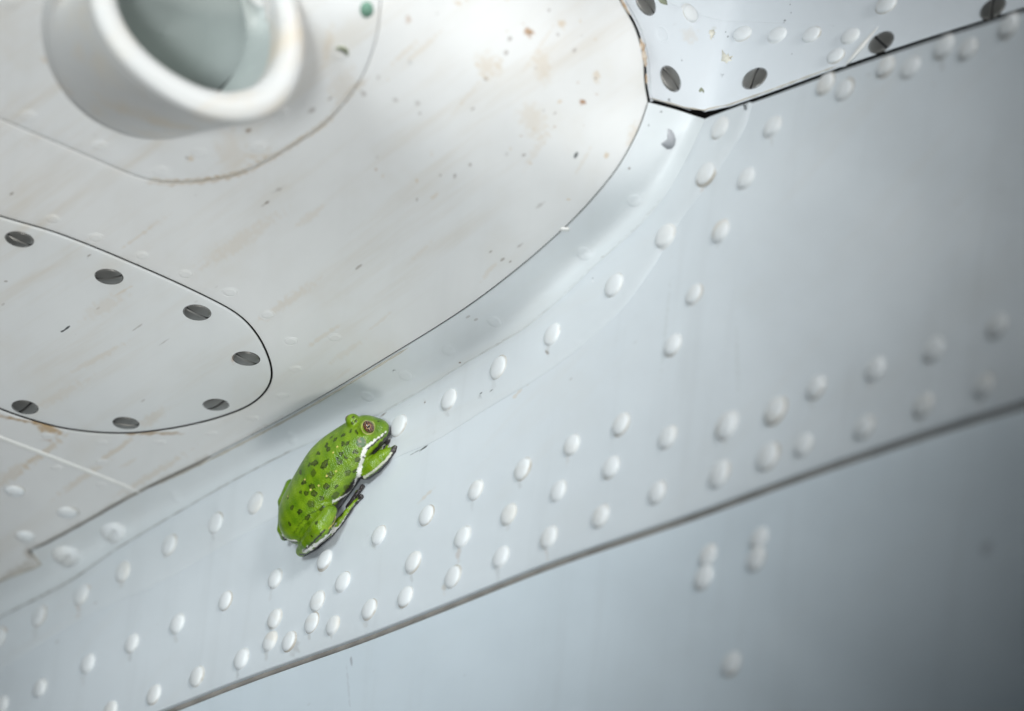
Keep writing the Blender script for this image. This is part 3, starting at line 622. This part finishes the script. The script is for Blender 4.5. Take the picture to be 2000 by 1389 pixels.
# ------------------------------------------------------------------ tree frog
UZ = 0.531
def fz(x, y, c): return 1.41 * (x - 560) + 0.75 * (y - 885) + c / UZ
FX, FY, FZ0 = 650.0, 950.0, 260.0
def q3(x, y, c): return np.array([x - FX, -(y - FY), fz(x, y, c) - FZ0])
U_ = np.array([-.748, .398, .531]); F_ = np.array([.598, .752, .279]); F_ /= np.linalg.norm(F_); R_ = np.cross(F_, U_); R_ /= np.linalg.norm(R_)
VOX = 1.9
lo = np.array([-135., -160., -330.]); hi = np.array([150., 160., 300.])
gn = np.ceil((hi - lo) / VOX).astype(int) + 1
SD = np.full(gn, 60.0, np.float32)
ax = [lo[i] + VOX * np.arange(gn[i]) for i in range(3)]
def region(bl, bh, m=16):
    i0 = np.maximum(0, np.floor((bl - m - lo) / VOX).astype(int)); i1 = np.minimum(gn, np.ceil((bh + m - lo) / VOX).astype(int) + 1)
    sl = tuple(slice(a, b) for a, b in zip(i0, i1))
    X, Y, Z = np.meshgrid(*[ax[i][sl[i]].astype(np.float32) for i in range(3)], indexing='ij', sparse=True); return sl, X, Y, Z
def blend(sl, d, k):
    a = SD[sl]; h = np.clip(0.5 + 0.5 * (a - d) / k, 0, 1); SD[sl] = a * (1 - h) + d * h - k * h * (1 - h)
def cone(p, r1, s, r2, k=6.0):
    a, b = q3(*p), q3(*s); m = max(r1, r2); sl, X, Y, Z = region(np.minimum(a, b) - m, np.maximum(a, b) + m)
    ba = b - a; t = np.clip(((X - a[0]) * ba[0] + (Y - a[1]) * ba[1] + (Z - a[2]) * ba[2]) / (ba @ ba), 0, 1)
    d = np.sqrt((X - a[0] - t * ba[0]) ** 2 + (Y - a[1] - t * ba[1]) ** 2 + (Z - a[2] - t * ba[2]) ** 2) - (r1 + (r2 - r1) * t)
    blend(sl, d.astype(np.float32), k)
def chain(P, k=6.0):
    for a, b in zip(P[:-1], P[1:]): cone(a[:3], a[3], b[:3], b[3], k)
def ell3(p, rf, rr, ru, k=12.0, f=F_, u=U_):
    f = f / np.linalg.norm(f); r = np.cross(f, u); r /= np.linalg.norm(r); u = np.cross(r, f)
    c = q3(*p); m = max(rf, rr, ru); sl, X, Y, Z = region(c - m, c + m); X = X - c[0]; Y = Y - c[1]; Z = Z - c[2]
    a = (X * f[0] + Y * f[1] + Z * f[2]) / rf; b = (X * r[0] + Y * r[1] + Z * r[2]) / rr; e = (X * u[0] + Y * u[1] + Z * u[2]) / ru
    k0 = np.sqrt(a * a + b * b + e * e) + 1e-6; k1 = np.sqrt((a / rf) ** 2 + (b / rr) ** 2 + (e / ru) ** 2) + 1e-6
    blend(sl, (k0 * (k0 - 1) / k1).astype(np.float32), k)
# trunk and head
ell3((644, 920, 49), 96, 64, 53, 1.0)
ell3((676, 886, 48), 60, 54, 37, 16)
ell3((603, 984, 46), 82, 62, 49, 22)
ell3((594, 1014, 36), 54, 56, 36, 16)
fh = q3(750, 838, 26) - q3(690, 862, 58)
ell3((700, 860, 46), 52, 50, 29, 20)
ell3((717, 850, 40), 46, 40, 24, 12, f=fh)
cone((722, 849, 38), 24, (742, 841, 27), 17, 10)
cone((733, 836, 36), 15, (743, 835, 31), 13, 8)
# jaw and throat
ell3((712, 868, 26), 46, 36, 18, 10)
# eye mounds
cone((690, 822, 74), 14.5, (693, 829, 64), 15, 6)
cone((717, 834, 63), 14.5, (712, 840, 58), 16, 8)
# right hind leg: thigh, shank, foot
chain([(583, 1038, 42, 21), (610, 1012, 50, 17), (638, 992, 45, 14)], 2.5)
chain([(647, 999, 48, 15), (629, 1029, 46, 21.5), (605, 1058, 34, 18), (586, 1079, 18, 11.5)], 1.0)
chain([(588, 1080, 8, 7), (615, 1063, 9, 8.5), (645, 1040, 8, 8), (664, 1018, 8, 8), (683, 994, 7, 6)], 2.5)
for P in ([(683, 994, 7, 5), (694, 980, 5, 3.6), (704, 971, 4, 4.2), (706, 969, 4, 5.4)], [(680, 990, 7, 4.5), (697, 966, 6, 3.6), (706, 953, 5, 3.8), (708, 950, 4, 5)], [(678, 990, 6, 4), (690, 972, 5, 3.2), (698, 960, 4, 4)], [(676, 1000, 5, 4.5), (688, 985, 4, 3.4), (697, 980, 3, 4.4)]): chain(P, 2)
# left hind leg, folded on the far side
chain([(568, 1033, 45, 19), (552, 985, 60, 15), (562, 950, 60, 11)], 3)
chain([(561, 951, 56, 11), (551, 1000, 54, 13), (547, 1038, 42, 11.5), (549, 1054, 26, 8.5)], 3)
chain([(553, 1056, 12, 7), (575, 1050, 6, 7)], 3)
# arms
chain([(690, 910, 36, 19), (706, 918, 26, 14)], 8)
chain([(713, 923, 20, 13.5), (731, 907, 19, 16.5), (749, 892, 14, 15), (761, 883, 9, 10.5)], 2.2)
chain([(714, 880, 26, 15), (731, 878, 16, 10), (742, 876, 8, 9)], 5)
chain([(762, 884, 6, 7), (769, 876, 4, 4.5), (773, 873, 4, 5.2)], 3)
for P in ([(760, 888, 5, 5), (768, 882, 3, 3.6), (772, 880, 3, 4.6)], [(757, 892, 4, 5), (762, 891, 3, 4)], [(755, 880, 6, 6), (758, 872, 4, 4)]): chain(P, 2.5)
# far hand tucked under the chin
chain([(735, 866, 14, 11), (748, 864, 9, 8), (755, 861, 6, 6.5), (757, 861, 5, 6.5)], 4)
chain([(748, 862, 8, 6), (752, 855, 6, 4.5)], 3)

def surface_nets(g):
    ins = g < 0; nx, ny, nz = g.shape
    cs = np.zeros((nx - 1, ny - 1, nz - 1), np.int8)
    for a in (0, 1):
        for b in (0, 1):
            for c in (0, 1): cs += ins[a:nx - 1 + a, b:ny - 1 + b, c:nz - 1 + c]
    act = (cs > 0) & (cs < 8); I = np.argwhere(act); idx = -np.ones(act.shape, np.int64); idx[act] = np.arange(len(I))
    acc = np.zeros((len(I), 3)); cnt = np.zeros(len(I))
    co = [(a, b, c) for a in (0, 1) for b in (0, 1) for c in (0, 1)]
    for p in co:
        for d in range(3):
            if p[d]: continue
            r = list(p); r[d] = 1
            v0 = g[I[:, 0] + p[0], I[:, 1] + p[1], I[:, 2] + p[2]]; v1 = g[I[:, 0] + r[0], I[:, 1] + r[1], I[:, 2] + r[2]]
            m = (v0 < 0) != (v1 < 0); t = np.where(m, v0 / np.where(m, v0 - v1, 1), 0)
            pt = np.array(p, float) + np.outer(t, np.array(r) - np.array(p)); acc[m] += pt[m]; cnt[m] += 1
    V = I + acc / cnt[:, None]; Q = []
    for d in range(3):
        e = [slice(None)] * 3; f = [slice(None)] * 3; e[d] = slice(0, -1); f[d] = slice(1, None)
        a, b = ins[tuple(e)], ins[tuple(f)]; E = np.argwhere(a != b); o1, o2 = (d + 1) % 3, (d + 2) % 3
        E = E[(E[:, o1] > 0) & (E[:, o2] > 0) & (E[:, o1] < g.shape[o1] - 1) & (E[:, o2] < g.shape[o2] - 1)]
        fl = a[E[:, 0], E[:, 1], E[:, 2]]
        def at(s1, s2):
            k = E.copy(); k[:, o1] -= s1; k[:, o2] -= s2; return idx[k[:, 0], k[:, 1], k[:, 2]]
        q = np.stack([at(1, 1), at(0, 1), at(0, 0), at(1, 0)], 1); q[~fl] = q[~fl][:, ::-1]; Q.append(q)
    return V, np.vstack(Q)
V, Q = surface_nets(SD); V = lo + V * VOX
# relax the grid steps
for _ in range(3):
    acc = np.zeros_like(V); cnt = np.zeros(len(V))
    for i in range(4):
        a, b = Q[:, i], Q[:, (i + 1) % 4]
        np.add.at(acc, a, V[b]); np.add.at(cnt, a, 1); np.add.at(acc, b, V[a]); np.add.at(cnt, b, 1)
    V = V * 0.45 + 0.55 * acc / np.maximum(cnt, 1)[:, None]
fn = np.cross(V[Q[:, 2]] - V[Q[:, 0]], V[Q[:, 3]] - V[Q[:, 1]]); N = np.zeros_like(V)
for i in range(4): np.add.at(N, Q[:, i], fn)
N /= np.linalg.norm(N, axis=1, keepdims=True) + 1e-9

VX, VY = V[:, 0] + FX, FY - V[:, 1]
VC = (V[:, 2] + FZ0 - 1.41 * (VX - 560) - 0.75 * (VY - 885)) * UZ      # height above the skin
def hit(x, y):
    d = (VX - x) ** 2 + (VY - y) ** 2; k = np.where(d < 9)[0]
    if len(k) == 0: return V[np.argmin(d)]
    return V[k[np.argmax(V[k, 2])]]
def pd(pts):                                                              # distance to a line drawn on the skin
    best = np.full(len(V), 1e9); dense = cat(pts, 2.0); H = np.array([hit(*p) for p in dense])
    for h in H: best = np.minimum(best, ((V - h) ** 2).sum(1))
    return np.sqrt(best)
n1 = np.sin(V[:, 0] * .9 + 2 * np.sin(V[:, 1] * .37)) * np.sin(V[:, 1] * .8 + V[:, 2] * .5)
n2 = np.sin(V[:, 0] * .21 + 1.3) * np.sin(V[:, 1] * .17 + V[:, 2] * .11)
rnd = rng.random(len(V))
GREEN = np.array([0.098, 0.198, 0.004]); GREEN2 = np.array([0.190, 0.315, 0.008]); DARK = np.array([0.030, 0.024, 0.024]); WHITE = np.array([0.78, 0.77, 0.72]); OLIVE = np.array([0.055, 0.085, 0.010])
def sst(a, b, x): t = np.clip((x - a) / (b - a), 0, 1); return (t * t * (3 - 2 * t))[:, None]
n3 = np.sin(V[:, 0] * .055 + 1.1 * np.sin(V[:, 1] * .04)) * np.sin(V[:, 1] * .048 + V[:, 2] * .03 + .6)
C = GREEN + (GREEN2 - GREEN) * np.clip(.5 + .4 * n2 + .35 * n3 + .12 * n1, -.25, 1.15)[:, None]
C = C * (1 + .16 * (rnd - .5) + .10 * np.sin(V[:, 0] * 1.9) * np.sin(V[:, 1] * 2.1 + V[:, 2]))[:, None]
def put(m, c):
    global C
    C = C * (1 - m) + np.array(c) * m
# dark underside bounded by an uneven pale line
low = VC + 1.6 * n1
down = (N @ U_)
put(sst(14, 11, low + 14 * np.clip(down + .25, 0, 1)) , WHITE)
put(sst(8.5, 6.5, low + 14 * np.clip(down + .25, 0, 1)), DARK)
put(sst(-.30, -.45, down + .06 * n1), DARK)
JAW = [(758, 842), (748, 850), (738, 859), (728, 867), (718, 876), (714, 886), (712, 896), (708, 908), (703, 922), (699, 935), (695, 948), (689, 959), (678, 968), (665, 975), (653, 981)]
dj = pd(JAW)
DK = [(704, 934), (702, 944), (697, 956), (688, 968), (676, 980), (668, 992), (664, 1004)]
put(sst(8, 5.5, pd(DK) + n1), DARK)
put(sst(9, 7, pd([(690, 965), (680, 980), (672, 990)]) + n1), DARK)
wid = 0.1 + 3.0 * np.clip((VY - 838) / 40, 0, 1) - 1.4 * np.clip((VY - 905) / 60, 0, 1)
put(sst(1.6, 0.4, dj - wid - 1.3 * n1), WHITE)
put(sst(2.2, 1.2, pd([(757, 846), (747, 855), (738, 863), (729, 871), (721, 878)]) + .4 * n1), DARK)
# foot: white blotches and a black edge
put(sst(6.5, 5.0, pd([(595, 1081), (612, 1070), (632, 1056), (648, 1044), (660, 1030)]) + 1.8 * n1 + 3.2 * np.sin(VX * .33 + 1) * np.sin(VY * .29)), WHITE)
put(sst(4.5, 3, pd([(672, 1016), (682, 1000), (690, 986)]) + 1.2 * n1), WHITE)
put(sst(4.6, 3.2, pd([(584, 1088), (600, 1086), (622, 1074), (645, 1056), (664, 1036), (680, 1012), (692, 994), (700, 984)]) + .6 * n1), DARK)
put(sst(2.6, 1.4, pd([(590, 1080), (606, 1066), (625, 1047), (640, 1034)]) + .5 * n1), DARK)
put(sst(3.6, 2.4, pd([(652, 1032), (662, 1022), (672, 1006), (682, 990), (692, 974)]) + .4 * n1), GREEN2)
put(sst(2.4, 1.4, pd([(660, 1009), (657, 1020), (648, 1030)])), (0.5, 0.42, 0.05))
for a in ((706, 969), (704, 973), (709, 950), (705, 955), (773, 873), (772, 880), (755, 861), (757, 864), (748, 868), (700, 962)):
    put(sst(8, 6, np.linalg.norm(V - hit(*a), axis=1)), DARK * (1.4 if rnd[0] > 2 else 1.2))
# forearm edge
put(sst(3.4, 2.2, pd([(712, 934), (724, 927), (737, 918), (750, 906), (760, 896), (768, 886)]) + .6 * n1), (0.62, 0.62, 0.50))
put(sst(3.6, 2.4, pd([(715, 939), (728, 931), (742, 921), (754, 909), (764, 898), (773, 886)]) + .5 * n1), DARK)
# rump and far heel
put(sst(3.2, 2, pd([(546, 1045), (551, 1056), (560, 1058), (576, 1060)]) + .8 * n1), WHITE)
put(sst(3, 2, pd([(545, 1056), (554, 1061), (566, 1062), (578, 1063)]) + .6 * n1), DARK)
# crease shade painted into the skin where the thigh lies along the flank
put(sst(2.0, 0.8, pd([(572, 1044), (582, 1028), (598, 1010), (616, 997), (636, 985), (650, 983)])) * .7, (0.03, 0.07, 0.004))
put(sst(1.8, 0.8, pd([(582, 1046), (592, 1032), (606, 1020), (622, 1012)])) * .6, (0.03, 0.07, 0.004))
# spots
SP = [(690, 380, 11), (725, 378, 10), (637, 350, 10), (572, 390, 9), (585, 420, 11), (515, 450, 11), (790, 298, 9), (745, 295, 7), (695, 318, 10), (760, 252, 8), (800, 226, 8), (775, 190, 8), (785, 445, 12), (655, 483, 8), (680, 450, 10), (715, 485, 9), (810, 507, 14), (670, 525, 12), (562, 528, 16), (485, 525, 14), (447, 537, 9),
      (380, 590, 12), (480, 592, 15), (598, 612, 18), (740, 602, 16), (785, 590, 10), (410, 660, 11), (470, 688, 14), (575, 695, 14), (660, 697, 10), (725, 705, 16), (655, 760, 18), (425, 740, 12), (487, 748, 14), (385, 730, 9), (558, 780, 12), (465, 825, 18), (322, 838, 12), (380, 880, 10), (440, 920, 12), (305, 965, 9), (290, 765, 9), (510, 940, 9), (545, 850, 12), (850, 490, 6), (470, 1050, 6), (600, 340, 7)]
for (cx, cy, r) in SP:
    h = hit(480 + cx / 3.655, 760 + cy / 3.655); r = r / 3.655 * 1.6
    aa = rng.uniform(0, 3.14); ev = F_ * math.cos(aa) + R_ * math.sin(aa); dv = V - h; d = np.linalg.norm(dv - np.outer(dv @ ev, ev) * rng.uniform(.1, .45), axis=1) + 1.3 * np.sin(V[:, 0] * .62 + aa * 5) * np.sin(V[:, 1] * .55 + aa * 3) + .5 * n1
    faint = 0.62 if r > 6.4 and rng.random() < .5 else 0.95
    put(sst(r, r - 1.3, d) * faint, (0.012, 0.017, 0.004)); put(sst(r - 1.7, r - 3.2, d) * faint * .8, (0.085, 0.125, 0.012))
for (cx, cy) in ((650, 405), (623, 442), (575, 617), (415, 640), (458, 713), (520, 692), (290, 760), (650, 590)):
    put(sst(2.3, 1.3, np.linalg.norm(V - hit(480 + cx / 3.655, 760 + cy / 3.655), axis=1)), (0.75, 0.62, 0.2))
# pale eye rim, nostril
EYE = hit(721, 833) 
put(sst(1.6, .6, np.abs(np.hypot((VX - 721) / 12.2, (VY - 833.5) / 13.6) - 1) * 13) * (N[:, 2:3] > 0) * (np.linalg.norm(V - EYE, axis=1) < 30)[:, None], (0.50, 0.50, 0.16))
put(sst(2.6, 1.4, np.linalg.norm(V - hit(741, 820), axis=1)), (0.01, 0.012, 0.005))

SC = S * (1 - FZ0 / D); BASE = to_world(np.array(FX), np.array(FY), np.array(FZ0))
frog = bpy.data.objects.new('tree_frog', None); COL.objects.link(frog); frog.location = Vector(surf(zskin, np.array([640.]), np.array([1000.]))[0]); frog.empty_display_size = 0.02
frog['label'] = 'bright green tree frog with dark spots and white flank stripe clinging to the aircraft skin'; frog['category'] = 'frog'
bpy.context.view_layer.update()
inv = frog.matrix_world.inverted()

fm, nt, b = new_mat('frog_skin')
at_ = nd(nt, 'ShaderNodeAttribute', attribute_name='skin_colour'); tc = nd(nt, 'ShaderNodeTexCoord')
gr = nd(nt, 'ShaderNodeTexVoronoi'); gr.inputs['Scale'].default_value = 2000; lk(nt, tc.outputs['Object'], gr.inputs['Vector'])
nz = noise(nt, tc.outputs['Object'], 420, 4)
lk(nt, at_.outputs['Color'], b.inputs['Base Color'])
b.inputs['Roughness'].default_value = 0.29; b.inputs['Specular IOR Level'].default_value = 0.5
bp = nd(nt, 'ShaderNodeBump'); bp.inputs['Strength'].default_value = 0.42; bp.inputs['Distance'].default_value = 0.00022
lk(nt, math_(nt, 'ADD', math_(nt, 'MULTIPLY', gr.outputs['Distance'], -0.9), nz), bp.inputs['Height']); lk(nt, bp.outputs[0], b.inputs['Normal'])

W = BASE + V * SC
me = mesh_from('frog_body', W, Q, [fm])
ca = me.color_attributes.new('skin_colour', 'FLOAT_COLOR', 'POINT'); ca.data.foreach_set('color', np.hstack([np.clip(C, 0, 1), np.ones((len(C), 1))]).astype(np.float32).ravel())
body = link('body', me, None, frog); body.matrix_parent_inverse = inv

def frog_part(name, mesh, parent=None, label=None):
    o = link(name, mesh, None, parent or frog, label); o.matrix_parent_inverse = inv; return o
# eyes: copper ball with a level slit pupil
em, nt, b = new_mat('copper_eye'); tc = nd(nt, 'ShaderNodeTexCoord')
lk(nt, mixc(nt, ramp(nt, noise(nt, tc.outputs['Object'], 2600, 6, .7), .42, .58), (0.018, 0.009, 0.006), (0.23, 0.105, 0.060)), b.inputs['Base Color']); b.inputs['Roughness'].default_value = 0.22; b.inputs['Coat Weight'].default_value = .5
pm = plain('pupil_black', (0.006, 0.006, 0.008), 0.12); rm = plain('pupil_rim', (0.45, 0.30, 0.14), 0.35)
def eye(center, look, along, R=12.5):
    look = look / np.linalg.norm(look); along = along - look * (along @ look); along /= np.linalg.norm(along); up = np.cross(look, along)
    def ball(rad, f, n=20):
        VV, FF = [], []
        for i in range(n + 1):
            for j in range(n * 2):
                th = math.pi * i / n; ph = math.pi * j / n; VV.append(f(math.sin(th) * math.cos(ph), math.sin(th) * math.sin(ph), math.cos(th)) * rad)
        for i in range(n):
            for j in range(n * 2):
                a = i * n * 2 + j; b_ = i * n * 2 + (j + 1) % (n * 2); FF.append((a, a + n * 2, b_ + n * 2, b_))
        return VV, FF
    VV, FF = ball(R, lambda x, y, z: along * x * 0.90 + up * y * 1.14 + look * z)
    e = frog_part('eye', mesh_from('eye', [BASE + (center + v) * SC for v in VV], FF, [em]))
    def lens(a, bb, hgt, nm, mat):
        VV, FF = [], []; n = 24; rings = 6
        for k in range(rings + 1):
            for i in range(n):
                t = 2 * math.pi * i / n; r = k / rings
                x = a * r * math.copysign(abs(math.cos(t)) ** 1.0, math.cos(t)); y = bb * r * math.sin(t) * (1 - .45 * abs(math.cos(t)) ** 2)
                z = math.sqrt(max(0, R * R - x * x - y * y)) + hgt * (1 - r ** 4) - .05; VV.append(along * x + up * y + look * z)
        for k in range(rings):
            for i in range(n):
                j = (i + 1) % n; FF.append((k * n + i, (k + 1) * n + i, (k + 1) * n + j, k * n + j))
        link(nm, mesh_from(nm, [BASE + (center + v) * SC for v in VV], FF, [mat]), None, e)
    lens(6.0, 3.7, 0.35, 'pupil_rim', rm); lens(5.0, 2.6, 0.75, 'pupil', pm)
surf_e = hit(720, 833.5)
eye(np.array([721.5 - FX, FY - 833, surf_e[2] - 6.5]), np.array([0.10, 0.05, 1.0]), np.array([.75, .66, 0.0]), 11.6)
eye(q3(686, 821, 69), np.array([-0.35, 0.55, -0.75]), np.array([.6, .75, .2]), 11.5)
# eardrum
ed, nt, b = new_mat('eardrum_skin'); tc = nd(nt, 'ShaderNodeTexCoord')
lk(nt, mixc(nt, ramp(nt, noise(nt, tc.outputs['Object'], 700, 4), .4, .6), (0.10, 0.17, 0.08), (0.30, 0.27, 0.18)), b.inputs['Base Color']); b.inputs['Roughness'].default_value = .5
def disc_on_skin(x, y, r, name, mat, lift=0.7):
    VV, FF = [], []; n = 24; k = 5
    for j in range(k + 1):
        for i in range(n):
            a = 2 * math.pi * i / n; h = hit(x + r * j / k * math.cos(a) * .95, y - r * j / k * math.sin(a)); nn = N[np.argmin(((V - h) ** 2).sum(1))]
            VV.append(np.array([x - FX + r * j / k * math.cos(a) * .95, FY - y + r * j / k * math.sin(a), h[2]]) + nn * (lift * (1.1 if j == k - 1 else (-.6 if j == k else .5))))
    for j in range(k):
        for i in range(n):
            i2 = (i + 1) % n; FF.append((j * n + i, (j + 1) * n + i, (j + 1) * n + i2, j * n + i2))
    return frog_part(name, mesh_from(name, [BASE + v * SC for v in VV], FF, [mat]), None, 'round grey-green eardrum behind the eye')
disc_on_skin(708, 863, 10.5, 'eardrum', ed)
